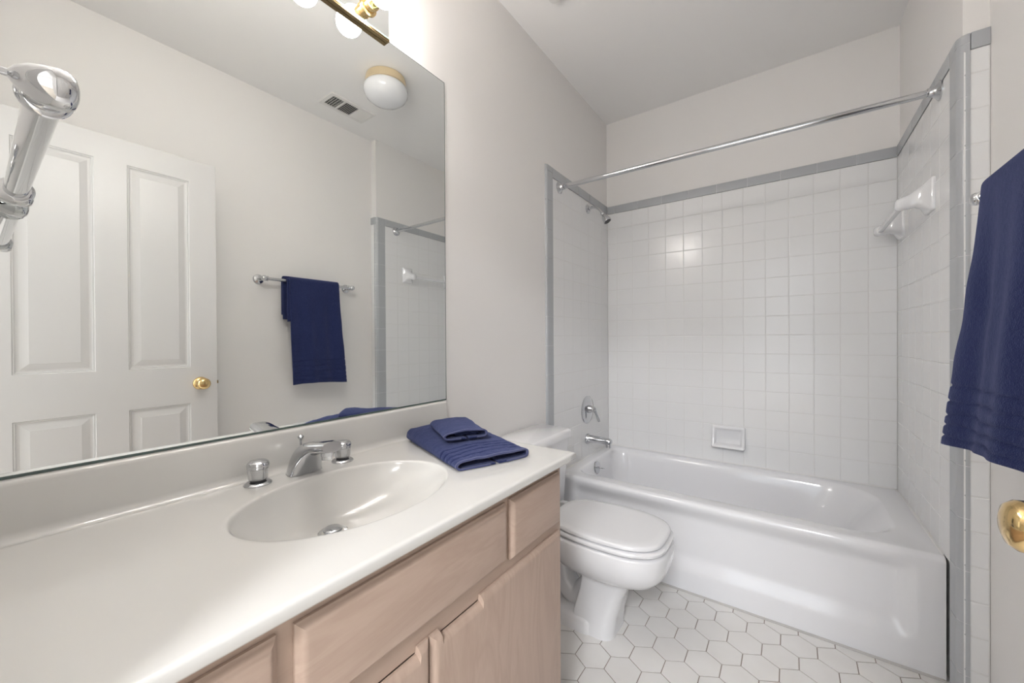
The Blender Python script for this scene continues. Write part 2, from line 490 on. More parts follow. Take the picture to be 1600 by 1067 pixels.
# plain ends and back of the shell
box(bm, (X0, yf+0.03, 0.0), (X1, D-0.004, 0.05))
body = obj('tub_shell', bm, ENAMEL, tub, smooth=True)
bm = bmesh.new(); lathe(bm, (0.0805, 2.318, 0.378), (1, 0, 0.12), [(0.040, 0), (0.041, 0.004), (0.037, 0.010), (0.018, 0.013)], 32)
ovf = obj('overflow_plate', bm, SHCHROME, tub, angle=40)
bm = bmesh.new(); tube(bm, [(0.090, 2.318, 0.380), (0.110, 2.318, 0.380), (0.130, 2.330, 0.375)], [0.006, 0.0045, 0.0045], 12)
obj('drain_lever', bm, CHROME, ovf, smooth=True)
bm = bmesh.new(); lathe(bm, (0.26, 2.36, 0.0615), (0, 0, 1), [(0.035, 0), (0.035, 0.003), (0.02, 0.005)], 28)
obj('drain', bm, CHROME, tub, angle=40)

# tub spout, valve, shower head, curtain rod
t = thing('tub_spout', 'chrome tub spout on the tiled wall above the tub end', 'tub spout', (0.004, 2.346, 0.545))
bm = bmesh.new()
rs = []
for x, r, zc, sq in ((0.004, .033, .545, 1), (0.012, .034, .545, 1), (0.020, .030, .545, 1), (0.026, .026, .546, 1), (0.09, .0245, .546, .95), (0.14, .0225, .546, .92), (0.163, .021, .546, .9), (0.170, .016, .546, .8), (0.172, .006, .546, .8)):
    rs.append([(x, 2.346 + r*math.cos(a), zc + r*sq*math.sin(a)) for a in [2*PI*k/28 for k in range(28)]])
loft(bm, rs)
obj('spout_body', bm, DULLCHROME, t, angle=35)
bm = bmesh.new(); lathe(bm, (0.148, 2.346, 0.532), (0, 0, -1), [(0.016, 0), (0.018, 0.012), (0.018, 0.024), (0.014, 0.026)], 24)
obj('spout_outlet', bm, DULLCHROME, t, angle=35)

t = thing('shower_valve', 'chrome round shower valve plate with a lever handle', 'shower valve', (0.004, 2.352, 0.735))
bm = bmesh.new(); lathe(bm, (0.004, 2.352, 0.733), (1, 0, 0), [(0.090, 0), (0.090, 0.003), (0.084, 0.008), (0.060, 0.011), (0.034, 0.013)], 48)
obj('escutcheon', bm, SHCHROME, t, angle=40)
bm = bmesh.new(); lathe(bm, (0.014, 2.352, 0.738), (1, 0, 0), [(0.026, 0), (0.025, 0.012), (0.019, 0.026), (0.019, 0.040), (0.013, 0.047)], 28)
hub = obj('valve_hub', bm, SHCHROME, t, angle=40)
bm = bmesh.new(); tube(bm, bez((0.050, 2.352, 0.742), (0.062, 2.368, 0.715), (0.058, 2.385, 0.69), (0.070, 2.392, 0.655), 10), [0.013, .0115, .010, .009, .0085, .008, .008, .0085, .009, .0095, .008], 16)
obj('lever', bm, SHCHROME, hub, smooth=True)

t = thing('shower_fixture', 'small chrome shower head on a bent arm high on the left tiled wall', 'shower head', (0.004, 2.37, 2.047))
bm = bmesh.new(); lathe(bm, (0.004, 2.37, 2.047), (1, 0, 0), [(0.030, 0), (0.030, 0.003), (0.022, 0.010), (0.012, 0.013)], 28)
obj('flange', bm, SHCHROME, t, angle=40)
bm = bmesh.new(); tube(bm, bez((0.006, 2.37, 2.047), (0.055, 2.37, 2.060), (0.080, 2.37, 2.045), (0.108, 2.37, 1.998), 12), 0.0085, 16)
obj('shower_arm', bm, SHCHROME, t, smooth=True)
bm = bmesh.new(); lathe(bm, (0.104, 2.37, 2.004), (0.52, 0, -0.85), [(0.010, 0), (0.013, 0.004), (0.013, 0.014), (0.010, 0.018), (0.013, 0.024), (0.020, 0.034), (0.025, 0.060), (0.0265, 0.070), (0.0255, 0.073)], 28)
hd = obj('spray_head', bm, SHCHROME, t, angle=40)
bm = bmesh.new(); lathe(bm, (0.104+0.52*0.0735, 2.37, 2.004-0.85*0.0735), (0.52, 0, -0.85), [(0.022, -0.001), (0.021, 0.001), (0.012, 0.0015)], 28)
obj('spray_face', bm, DARKMETAL, hd, angle=40)

t = thing('shower_curtain_rod', 'chrome shower curtain rod spanning above the tub', 'curtain rod', (0.76, 2.0, 2.06))
ra, rb = Vector((0.004, 1.985, 2.066)), Vector((WT, 2.032, 2.078))
bm = bmesh.new(); tube(bm, [ra + (rb-ra)*0.003, rb - (rb-ra)*0.003], 0.0127, 24); obj('rod', bm, SHCHROME, t, angle=40)
for p, d in ((ra, 1), (rb, -1)):
    bm = bmesh.new(); lathe(bm, p, (d, 0, 0), [(0.034, 0), (0.034, 0.004), (0.024, 0.010), (0.0175, 0.018), (0.0165, 0.034), (0.0135, 0.035)], 32)
    obj('flange', bm, SHCHROME, t, angle=40)

# ceramic soap dish
bm = bmesh.new()
x0, x1, z0, z1 = 0.684, 0.866, 0.524, 0.655
def dring(ins, f):
    return [(x, f(zz_), zz_) for x, zz_ in rrect(x0+ins, x1-ins, z0+ins, z1-ins, max(0.010-ins*0.2, 0.004), 5)]
yw = D
prot = lambda z: 0.012 + 0.040*(1-min(max((z-z0)/(z1-z0), 0), 1))**1.3
loft(bm, [dring(0, lambda z: yw), dring(0, lambda z: yw-prot(z)*0.75), dring(0.004, lambda z: yw-prot(z)), dring(0.014, lambda z: yw-prot(z)-0.001),
          dring(0.019, lambda z: yw-prot(z)+0.003), dring(0.026, lambda z: yw-0.006-0.020*(1-(z-z0)/(z1-z0))**4)], True, True)
tag(obj('soap_dish', bm, PORC, angle=60), 'white ceramic recessed soap dish on the back tile wall above the tub', 'soap dish')

# ceramic towel bar in the tub alcove
t = thing('ceramic_towel_bar', 'white ceramic bar holder with two brackets on the tiled alcove wall', 'towel bar', (WT, 2.38, 1.72))
for yc in (2.140, 2.610):
    bm = bmesh.new()
    def br(x, hw, z0_, z1_, r):
        return [(x, y, z) for y, z in rrect(yc-hw, yc+hw, z0_, z1_, r, 5)]
    loft(bm, [br(WT, .050, 1.670, 1.795, .006), br(WT-.008, .050, 1.670, 1.795, .008), br(WT-.014, .044, 1.676, 1.789, .010),
              br(WT-.026, .030, 1.690, 1.778, .016), br(WT-.045, .022, 1.697, 1.762, .016), br(WT-.065, .019, 1.694, 1.748, .016),
              br(WT-.085, .019, 1.691, 1.742, .018), br(WT-.097, .017, 1.695, 1.737, .016), br(WT-.102, .010, 1.703, 1.729, .010)])
    obj('bracket', bm, PORC, t, angle=60)
bm = bmesh.new(); box(bm, (WT-.088, 2.140, 1.706), (WT-.070, 2.610, 1.726), 0.005); obj('bar', bm, PORC, t, angle=50)

# ------------------------------------------------------------------ toilet
toi = thing('toilet', 'white two-piece toilet with closed lid between vanity and tub', 'toilet', (0.35, 1.54, 0))
TY = 1.545
def egg(xb, xf, hw, z, n=56, sq=2.6, back=0.90, pw=None):
    """outline: squared back at xb, rounded front at xf"""
    pts = []
    cx = xb + (xf-xb)*0.50
    for k in range(n):
        a = 2*PI*k/n
        c, s = math.cos(a), math.sin(a)
        e = 2/(sq+0.7)
        X = math.copysign(abs(c)**e, c); Y = math.copysign(abs(s)**e, s)
        x = cx + X*(xf-xb)/2
        wd = 1.0 - (1-back)*0.5*(1-X) if X < 0 else 1.0
        wd = 1.0 - (1-back)*(-X if X < 0 else 0) - 0.13*max(X, 0)**2
        pts.append((x, TY + Y*hw*wd, z))
    return pts
bm = bmesh.new()
# bowl with its rim
loft(bm, [egg(0.30, 0.60, 0.085, 0.235, sq=2.3), egg(0.27, 0.635, 0.115, 0.243, sq=2.4), egg(0.25, 0.675, 0.150, 0.268, sq=2.6), egg(0.235, 0.702, 0.172, 0.300, sq=2.7), egg(0.225, 0.712, 0.180, 0.33, sq=2.8),
          egg(0.21, 0.716, 0.182, 0.385, sq=2.8), egg(0.212, 0.712, 0.178, 0.393, sq=2.8), egg(0.225, 0.70, 0.168, 0.396, sq=2.8)])
# rear shelf carrying the tank
rs = [[(x, TY + y, z) for x, y in rrect(0.02, 0.30, -hw, hw, 0.03, 6)] for z, hw in ((0.25, 0.095), (0.30, 0.135), (0.33, 0.155), (0.385, 0.16), (0.392, 0.155))]
loft(bm, rs)
# front pedestal column
def col(x0_, x1_, hw, z, r=0.035): return [(x, TY+y, z) for x, y in rrect(x0_, x1_, -hw, hw, (r, 0.012, 0.012, r), 7)]
loft(bm, [col(0.335, 0.512, .098, 0.0, .05), col(0.337, 0.511, .098, 0.02, .05), col(0.350, 0.520, .094, 0.08, .05), col(0.375, 0.545, .092, 0.17, .05), col(0.385, 0.575, .094, 0.225, .05), col(0.38, 0.605, .104, 0.26, .05)])
# base plate running back and thin trapway
rs = [[(x, TY+y, z) for x, y in rrect(0.10, 0.44, -hw, hw, 0.04, 6)] for z, hw in ((0.0, .106), (0.045, .104), (0.058, .094), (0.062, .08))]
loft(bm, rs)
tube(bm, bez((0.42, TY, 0.20), (0.34, TY, 0.02), (0.27, TY, 0.08), (0.25, TY, 0.20), 12) + bez((0.25, TY, 0.20), (0.235, TY, 0.29), (0.16, TY, 0.29), (0.15, TY, 0.20), 10)[1:] + [(0.145, TY, 0.10), (0.145, TY, 0.03)], 0.052, 22)
bowl = obj('toilet_bowl', bm, PORC, toi, angle=50)
bm = bmesh.new()
loft(bm, [egg(0.235, 0.708, 0.176, 0.4005, sq=2.9), egg(0.230, 0.713, 0.181, 0.405, sq=2.9), egg(0.230, 0.713, 0.181, 0.413, sq=2.9), egg(0.236, 0.706, 0.175, 0.4185, sq=2.9)])
obj('toilet_seat', bm, PORC, toi, angle=50)
bm = bmesh.new()
loft(bm, [egg(0.240, 0.697, 0.170, 0.4225, sq=2.9), egg(0.236, 0.702, 0.175, 0.426, sq=2.9), egg(0.236, 0.702, 0.175, 0.434, sq=2.9), egg(0.239, 0.699, 0.172, 0.4385, sq=2.9), egg(0.246, 0.692, 0.166, 0.4415, sq=2.9), egg(0.27, 0.665, 0.140, 0.4425, sq=2.9)])
obj('toilet_lid', bm, PORC, toi, angle=50)
for s in (-1, 1):
    bm = bmesh.new(); box(bm, (0.205, TY+s*0.07-0.015, 0.394), (0.250, TY+s*0.07+0.015, 0.436), 0.006)
    obj('seat_hinge', bm, PORC, toi, smooth=True)
TKY = 1.520
bm = bmesh.new()
loft(bm, [[(x, TKY+y, z) for x, y in rrect(a, b, -hw, hw, 0.025, 6)] for a, b, hw, z in ((0.012, 0.170, 0.185, 0.393), (0.008, 0.178, 0.197, 0.405), (0.006, 0.197, 0.213, 0.714))])
obj('tank', bm, PORC, toi, angle=50)
bm = bmesh.new()
loft(bm, [[(x, TKY+y, z) for x, y in rrect(a, b, -hw, hw, 0.028, 6)] for a, b, hw, z in ((0.004, 0.203, 0.219, 0.715), (0.002, 0.209, 0.225, 0.718), (0.002, 0.210, 0.226, 0.741), (0.005, 0.206, 0.222, 0.750), (0.014, 0.196, 0.212, 0.754))])
obj('tank_lid', bm, PORC, toi, angle=50)
bm = bmesh.new(); tube(bm, [(0.196, TKY-0.14, 0.665), (0.214, TKY-0.14, 0.665)], 0.009, 16); tube(bm, [(0.211, TKY-0.145, 0.665), (0.213, TKY-0.09, 0.66), (0.213, TKY-0.06, 0.655)], [0.006, 0.005, 0.006], 12)
obj('flush_handle', bm, CHROME, toi, smooth=True)

# ------------------------------------------------------------------ vanity cabinet
CZ = 0.857; CX = 0.564; CY1 = 1.052; KY1 = 1.014; KX = 0.530
cab = thing('vanity_cabinet', 'pale pickled maple vanity cabinet below the sink counter', 'vanity cabinet', (0.27, 0.5, 0))
bm = bmesh.new()
box(bm, (0.002, KY1-0.016, 0.0), (KX-0.018, KY1, 0.8345)); box(bm, (0.002, EY+0.002, 0.0), (KX-0.018, EY+0.018, 0.8345))
box(bm, (0.002, EY+0.002, 0.10), (KX-0.02, KY1, 0.115))
obj('carcass', bm, WOOD, cab)
bm = bmesh.new(); box(bm, (KX-0.075, EY+0.002, 0.0), (KX-0.065, KY1-0.016, 0.10)); obj('toe_kick', bm, TOEK, cab)
bm = bmesh.new()
for ya, yb, za, zb in ((0.02, KY1-0.03, 0.800, 0.8345), (0.02, KY1-0.03, 0.628, 0.676), (0.02, KY1-0.03, 0.10, 0.14), (EY+0.002, 0.02, 0.10, 0.8345), (KY1-0.03, KY1, 0.10, 0.8345),
                       (0.222, 0.268, 0.676, 0.80), (0.722, 0.766, 0.676, 0.80), (0.47, 0.53, 0.14, 0.628)):
    box(bm, (KX-0.018, ya, za), (KX, yb, zb))
obj('face_frame', bm, FRAMEW, cab)
def front(name, ya, yb, za, zb, m_, notch=None):
    """raised front with a routed edge; notch = (y0, y1) finger pull cut into the top edge"""
    bm = bmesh.new()
    def outline(ins):
        top = zb - ins; lo = za + ins; l = ya + ins; r = yb - ins
        p = [(l, lo), (r, lo), (r, top)]
        if notch:
            n0, n1 = notch; d = 0.013
            sgn = 1
            p = [(l, lo), (r, lo)]
            seq = [(r, top), (n1+0.001, top), (n1-0.001, top-d), (n0+0.001, top-d), (n0-0.001, top), (l, top)]
            p += seq
        else: p.append((l, top))
        return p
    x0_ = KX + 0.0006
    loft(bm, [[(x, y, z) for y, z in outline(ins)] for x, ins in ((x0_, 0.0), (x0_+0.005, 0.0), (x0_+0.0062, 0.002), (x0_+0.0085, 0.0035), (x0_+0.0125, 0.007), (x0_+0.0150, 0.0115), (x0_+0.0156, 0.015))], True, True)
    return obj(name, bm, m_, cab, angle=28)
front('drawer', 0.753, 0.996, 0.664, 0.810, WOODH)
front('false_drawer_front', 0.255, 0.736, 0.670, 0.808, WOODH)
front('drawer', -0.012, 0.232, 0.664, 0.808, WOODH)
front('door', 0.4975, 0.996, 0.125, 0.639, WOOD, (0.522, 0.642))
front('door', -0.012, 0.4935, 0.125, 0.639, WOOD, (0.345, 0.467))

# ------------------------------------------------------------------ sink counter
top = thing('vanity_countertop', 'cream cultured marble countertop with moulded oval basin and backsplash', 'countertop', (0.28, 0.5, 0.84))
bm = bmesh.new()
SX, SY, AX, AY = 0.290, 0.500, 0.170, 0.236
Y0 = EY + 0.0015
N = 192
corn = [math.atan2(y-SY, x-SX) for x, y in ((CX, CY1), (0.0005, CY1), (0.0005, Y0), (CX, Y0))]
angs = sorted([2*PI*k/N - PI for k in range(N)] + corn)
def rect_at(a, ins):
    x0_, x1_, y0_, y1_ = 0.0005, CX-ins, Y0, CY1-ins
    c, s = math.cos(a), math.sin(a)
    t_ = 1e9
    if c > 1e-9: t_ = min(t_, (x1_-SX)/c)
    if c < -1e-9: t_ = min(t_, (x0_-SX)/c)
    if s > 1e-9: t_ = min(t_, (y1_-SY)/s)
    if s < -1e-9: t_ = min(t_, (y0_-SY)/s)
    return SX + c*t_, SY + s*t_
rings = []
def ell(a, s, z, k=0.0):
    # ellipse point in direction a (true polar angle)
    r = 1/math.sqrt((math.cos(a)/AX)**2 + (math.sin(a)/AY)**2)
    cx = SX + (0.205-SX)*k; cy = SY + (0.490-SY)*k
    return (cx + r*s*math.cos(a), cy + r*s*math.sin(a), z)
for s, dd in ((0.20, 0.135), (0.45, 0.128), (0.70, 0.108), (0.88, 0.075), (0.98, 0.045), (1.03, 0.0219)):
    rings.append([ell(a, s, CZ-dd, max(1-s, 0)) for a in angs])
rings.append([(*rect_at(a, 0.006), CZ-0.022) for a in angs])
rings.append([(*rect_at(a, 0.002), CZ-0.0205) for a in angs])
rings.append([(*rect_at(a, 0.0), CZ-0.017) for a in angs])
rings.append([(*rect_at(a, 0.0), CZ-0.005) for a in angs])
rings.append([(*rect_at(a, 0.0015), CZ-0.0015) for a in angs])
rings.append([(*rect_at(a, 0.005), CZ) for a in angs])
rings.append([(*rect_at(a, 0.012), CZ) for a in angs])
rings.append([ell(a, 1.04, CZ) for a in angs])
rings.append([ell(a, 1.012, CZ) for a in angs])
rings.append([ell(a, 1.000, CZ-0.0008) for a in angs])
rings.append([ell(a, 0.988, CZ-0.004) for a in angs])
for s in (0.975, 0.955, 0.93, 0.90, 0.86, 0.80, 0.72, 0.62, 0.5, 0.38, 0.27, 0.18, 0.13):
    d = 0.006 + 0.103*(1-((s-0.0)/0.98)**2.6)**0.85 if s < 0.98 else 0.006
    rings.append([ell(a, s, CZ-d, 1-s) for a in angs])
loft(bm, rings, True, True)
slab = obj('counter_slab', bm, MARBLE, top, angle=60)
bm = bmesh.new()
pr = [(0.0005, CZ+0.0004), (0.036, CZ+0.0004)]
for k in range(1, 10):
    t_ = PI/2*k/9; pr.append((0.036-0.016*math.sin(t_), CZ+0.0004+0.018*(1-math.cos(t_))))
pr += [(0.0195, 0.952), (0.0185, 0.9565), (0.0155, 0.9598), (0.012, 0.9605), (0.0005, 0.9605)]
loft(bm, [[(x, y, z) for x, z in pr] for y in (Y0, 1.0560, 1.0585)])
obj('backsplash', bm, MARBLE, top, angle=40)
bm = bmesh.new()
dz = CZ - 0.1095
lathe(bm, (0.205-(0.205-SX)*0.13, 0.4913, dz-0.004), (0, 0, 1), [(0.034, -0.004), (0.034, 0.004), (0.030, 0.0065), (0.024, 0.005), (0.0235, 0.002)], 36)
dr = obj('drain', bm, CHROME, top, angle=40)
bm = bmesh.new()
lathe(bm, (0.205-(0.205-SX)*0.13, 0.4913, dz), (0, 0, 1), [(0.018, -0.002), (0.0205, 0.004), (0.0205, 0.008), (0.017, 0.0105), (0.008, 0.012)], 32)
obj('stopper', bm, DULLCHROME, dr, angle=40)

# faucet
fa = thing('sink_faucet', 'chrome widespread faucet with clear acrylic knobs behind the basin', 'faucet', (0.06, 0.5, CZ))
# spout: sections across, following a rising centre line
bm = bmesh.new()
topc = bez((0.044, CZ+0.002), (0.050, CZ+0.066), (0.088, CZ+0.086), (0.148, CZ+0.091), 14) + bez((0.148, CZ+0.091), (0.170, CZ+0.095), (0.190, CZ+0.098), (0.200, CZ+0.096), 5)[1:]
botc = bez((0.092, CZ+0.0006), (0.102, CZ+0.020), (0.115, CZ+0.044), (0.146, CZ+0.060), 14) + bez((0.146, CZ+0.060), (0.165, CZ+0.064), (0.185, CZ+0.068), (0.202, CZ+0.072), 5)[1:]
rs = []
for i, (a, b) in enumerate(zip(topc, botc)):
    t_ = i/(len(topc)-1)
    hw = 0.039*(1-t_) + 0.0235*t_ + 0.003*math.exp(-((t_)/0.05)**2)
    sec = []
    for k in range(28):
        an = 2*PI*k/28
        c, s = math.cos(an), math.sin(an)
        e = 2/3.2
        Yk = math.copysign(abs(c)**e, c)*hw; q = math.copysign(abs(s)**e, s)*0.5 + 0.5
        sec.append((b[0]*(1-q)+a[0]*q, 0.500+Yk, b[1]*(1-q)+a[1]*q))
    rs.append(sec)
loft(bm, rs)
sp = obj('spout', bm, SHCHROME, fa, angle=45)
bm = bmesh.new(); lathe(bm, (0.176, 0.500, CZ+0.070), (0, 0, -1), [(0.0135, 0), (0.0135, 0.010), (0.012, 0.011), (0.012, 0.019), (0.010, 0.020)], 24)
obj('aerator', bm, DULLCHROME, sp, angle=40)
bm = bmesh.new(); lathe(bm, (0.050, 0.500, CZ+0.03), (0, 0, 1), [(0.0028, 0), (0.0028, 0.048), (0.004, 0.051), (0.0075, 0.056), (0.0075, 0.059), (0.004, 0.062)], 16)
obj('lift_rod', bm, SHCHROME, fa, angle=40)
for yk in (0.394, 0.606):
    c = (0.066, yk, CZ)
    bm = bmesh.new(); lathe(bm, c, (0, 0, 1), [(0.0285, 0.0003), (0.0285, 0.003), (0.025, 0.0065), (0.020, 0.008)], 36)
    hf = obj('handle_flange', bm, SHCHROME, fa, angle=40)
    bm = bmesh.new(); lathe(bm, c, (0, 0, 1), [(0.015, 0.006), (0.017, 0.012), (0.012, 0.014)], 28)
    obj('handle_seal', bm, DARKMETAL, hf, angle=40)
    bm = bmesh.new()
    prof = [(0.0185, 0.0125), (0.0200, 0.015), (0.0215, 0.036), (0.0215, 0.038)]
    lathe(bm, c, (0, 0, 1), prof, 40)
    obj('acrylic_knob', bm, ACRYL, hf, angle=40)
    bm = bmesh.new(); lathe(bm, c, (0, 0, 1), [(0.008, 0.013), (0.009, 0.024), (0.011, 0.037)], 20)
    obj('knob_stem', bm, SHCHROME, hf, angle=40)
    bm = bmesh.new()
    lathe(bm, c, (0, 0, 1), [(0.021, 0.0375), (0.0226, 0.039), (0.0222, 0.0405), (0.0230, 0.042), (0.0226, 0.0435), (0.0234, 0.045), (0.0232, 0.0480), (0.0215, 0.0525), (0.017, 0.0560), (0.009, 0.0580)], 40)
    obj('knob_cap', bm, SHCHROME, hf, angle=25)

# ------------------------------------------------------------------ wall mirror
mi_ = thing('wall_mirror', 'large frameless vanity mirror above the backsplash', 'mirror', (0, 0.52, 0.963))
MB, MT, MY = 0.9655, 2.1855, 1.0745
bm = bmesh.new(); box(bm, (-0.0035, EY+0.001, MB), (0.0, MY, MT)); obj('mirror_glass', bm, MIRROR, mi_)
bm = bmesh.new()
box(bm, (-0.0038, EY+0.001, MB-0.0045), (0.0008, MY, MB+0.0005)); box(bm, (-0.0038, MY, MB-0.0045), (0.0004, MY+0.0016, MT)); box(bm, (-0.0038, EY+0.001, MT), (0.0004, MY+0.0016, MT+0.0014))
obj('mirror_edge', bm, MIRROREDGE, mi_)

# ------------------------------------------------------------------ vanity light bar
vl = thing('vanity_light_bar', 'mirrored brass light bar with globe bulbs above the vanity mirror', 'wall light', (0, 0.52, 2.2))
PZ0, PZ1, PY0, PY1 = 2.176, 2.300, 0.205, 0.812
bm = bmesh.new(); box(bm, (0.0008, PY0+0.004, PZ0+0.006), (0.0080, PY1-0.004, PZ1-0.004)); obj('back_box', bm, OLDBRASS, vl)
bm = bmesh.new(); box(bm, (0.0085, PY0, PZ0+0.002), (0.0122, PY1, PZ1)); obj('mirrored_plate', bm, MIRROR, vl)
bm = bmesh.new(); box(bm, (0.0124, PY0+0.001, PZ0+0.0025), (0.0140, PY1-0.001, PZ0+0.0105)); obj('glass_edge', bm, GREENGLASS, vl)
bm = bmesh.new(); box(bm, (0.0008, PY0-0.001, PZ0-0.002), (0.0145, PY1+0.001, PZ0+0.0018), 0.0006); box(bm, (0.0142, PY0, PZ0+0.0019), (0.0158, PY1, PZ0+0.0045)); box(bm, (0.0008, PY0-0.001, PZ1+.0002), (0.0145, PY1+0.001, PZ1+0.004), 0.0006)
obj('brass_rail', bm, OLDBRASS, vl)
bz = 2.238
for k in range(4):
    y = 0.735 - 0.1475*k
    bm = bmesh.new(); lathe(bm, (0.0125, y, bz), (1, 0, 0), [(0.028, 0), (0.028, 0.003), (0.0205, 0.005), (0.0205, 0.022), (0.022, 0.023), (0.022, 0.0255), (0.0205, 0.0265), (0.0205, 0.044), (0.019, 0.045)], 32)
    so = obj('bulb_socket', bm, BRASS, vl, angle=40)
    bm = bmesh.new(); lathe(bm, (0.0, y, bz), (1, 0, 0), [(0.014, 0.050), (0.0165, 0.056)] + [(0.0395*math.sin(math.radians(a)), 0.094-0.0395*math.cos(math.radians(a))) for a in range(28, 180, 8)] + [(0.0001, 0.1335)], 36)
    obj('globe_bulb', bm, EM, so, smooth=True)

# ------------------------------------------------------------------ ceiling light, vent, fan
t = thing('ceiling_light', 'unlit mushroom ceiling light with opal glass bowl, seen in the mirror', 'ceiling light', (0.875, 1.46, H))
c = (0.875, 1.460, H)
bm = bmesh.new(); lathe(bm, c, (0, 0, -1), [(0.104, 0), (0.112, 0.004), (0.116, 0.020), (0.114, 0.045), (0.106, 0.047)], 48)
lf = obj('light_base', bm, PALEBRASS, t, angle=40)
bm = bmesh.new(); lathe(bm, (c[0]+0.113, c[1]-0.02, H-0.033), (1, -0.18, 0), [(0.004, 0), (0.004, 0.008), (0.002, 0.009)], 10)
obj('thumb_screw', bm, DARKMETAL, lf, angle=40)
bm = bmesh.new(); lathe(bm, c, (0, 0, -1), [(0.100, 0.040), (0.104, 0.045), (0.120, 0.056), (0.128, 0.074), (0.126, 0.094), (0.114, 0.116), (0.092, 0.134), (0.062, 0.146), (0.030, 0.151), (0.0005, 0.152)], 48)
obj('glass_bowl', bm, OPAL, t, smooth=True)

t = thing('ceiling_vent', 'white rectangular ceiling air register with louvres, seen in the mirror', 'air vent', (1.33, 1.49, H))
vx0, vx1, vy0, vy1 = 1.245, 1.420, 1.335, 1.655
bm = bmesh.new()
def vr(i_, z): return [(vx0+i_, vy0+i_, z), (vx1-i_, vy0+i_, z), (vx1-i_, vy1-i_, z), (vx0+i_, vy1-i_, z)]
loft(bm, [vr(0, H-0.0003), vr(0, H-0.003), vr(0.004, H-0.008), vr(0.026, H-0.0085), vr(0.028, H-0.003)], False, False)
for ya in (vy0+.100, vy0+.205): box(bm, (vx0+.028, ya, H-0.0085), (vx1-.028, ya+.012, H-0.003))
obj('vent_frame', bm, PLASTIC, t)
bm = bmesh.new(); box(bm, (vx0+.02, vy0+.02, H-0.0012), (vx1-.02, vy1-.02, H-0.0002)); obj('vent_duct', bm, VENTDARK, t)
def louvre(p0, p1, w_, tilt, axis):
    bm = bmesh.new()
    if axis == 'x': box(bm, (p0[0], -w_/2, -0.0006), (p1[0], w_/2, 0.0006))
    else: box(bm, (-w_/2, p0[1], -0.0006), (w_/2, p1[1], 0.0006))
    r = Matrix.Rotation(math.radians(tilt), 4, 'X' if axis == 'x' else 'Y')
    off = Vector((0, (p0[1]), 0)) if axis == 'x' else Vector((p0[0], 0, 0))
    piv = Matrix.Translation(off + Vector((0, 0, H-0.006)))
    bmesh.ops.transform(bm, matrix=piv @ r, verts=bm.verts[:])
    return bm
for k in range(7):      # left bank: louvres across, open
    x = vx0+.036 + k*.0172
    obj('louvre', louvre((x, vy0+.028), (x, vy0+.100), .010, -40, 'y'), PLASTIC, t)
for k in range(4):
    y = vy0+.040 + k*.0165
    obj('louvre', louvre((vx0+.028, y), (vx1-.028, y), .004, 80, 'x'), PLASTIC, t)
for k in range(8):
    y = vy0+.118 + k*.0115
    obj('louvre', louvre((vx0+.028, y), (vx1-.028, y), .0095, 42, 'x'), PLASTIC, t)
for k in range(8):
    y = vy0+.222 + k*.0100
    obj('louvre', louvre((vx0+.028, y), (vx1-.028, y), .0112, -35, 'x'), PLASTIC, t)

bm = bmesh.new()
t = thing('exhaust_fan', 'white exhaust fan cover on the ceiling above the toilet', 'exhaust fan', (0.27, 1.46, H))
loft(bm, [[(x, y, z) for x, y in rrect(0.185, 0.43, 1.345, 1.590, 0.02, 5)] for z in (H, H-0.004)] +
     [[(x, y, H-0.022) for x, y in rrect(0.197, 0.418, 1.357, 1.578, 0.02, 5)], [(x, y, H-0.024) for x, y in rrect(0.215, 0.40, 1.375, 1.56, 0.015, 5)]])
obj('fan_cover', bm, PLASTIC, t, angle=40)
bm = bmesh.new()
for k in range(9): box(bm, (0.225, 1.385+k*0.019, H-0.0245), (0.39, 1.391+k*0.019, H-0.0238))
obj('fan_slots', bm, VENTDARK, t)

# ------------------------------------------------------------------ door, opened against the right wall
DX = 1.3450; DT = 0.035; DY0, DY1, DZ1 = -0.012, 0.752, 2.098
door = thing('door_1', 'white panel door standing open in front of the right wall, seen in the mirror', 'door', (DX, DY0, 0.01))
del door['label']; del door['category']; door['kind'] = 'structure'
ys_ = [DY0, 0.095, 0.318, 0.420, 0.643, DY1]; zs_ = [0.012, 0.24, 0.885, 1.066, 1.990, DZ1]
bm = bmesh.new()
for i in range(5):
    for j in range(5):
        if i in (1, 3) and j in (1, 3): continue
        box(bm, (DX, ys_[i], zs_[j]), (DX+DT, ys_[i+1], zs_[j+1]))
bmesh.ops.remove_doubles(bm, verts=bm.verts[:], dist=1e-5)
# drop the interior faces shared by neighbouring blocks
seen = {}
for f in bm.faces[:]:
    key = tuple(sorted(v.index for v in f.verts))
bm.verts.index_update()
for f in bm.faces[:]:
    key = tuple(sorted(v.index for v in f.verts)); seen.setdefault(key, []).append(f)
dead = [f for fs in seen.values() if len(fs) > 1 for f in fs]
bmesh.ops.delete(bm, geom=dead, context='FACES')
struct('door_slab', bm, DOORP, door)
for i in (1, 3):
    for j in (1, 3):
        bm = bmesh.new()
        a, b, c_, d = ys_[i], ys_[i+1], zs_[j], zs_[j+1]
        prf = [(0, 0.0), (0.003, 0.0045), (0.006, 0.004), (0.010, 0.0085), (0.014, 0.0095), (0.018, 0.0095), (0.040, 0.0030), (0.0425, 0.0020)]
        for base, sg in ((DX, 1), (DX+DT, -1)):
            loft(bm, [[(base+sg*dp, y, z) for y, z in ((a+i_, c_+i_), (b-i_, c_+i_), (b-i_, d-i_), (a+i_, d-i_))] for i_, dp in prf], False, True)
        struct('door_panel', bm, DOORP, door)
KYC, KZC = 0.682, 0.982
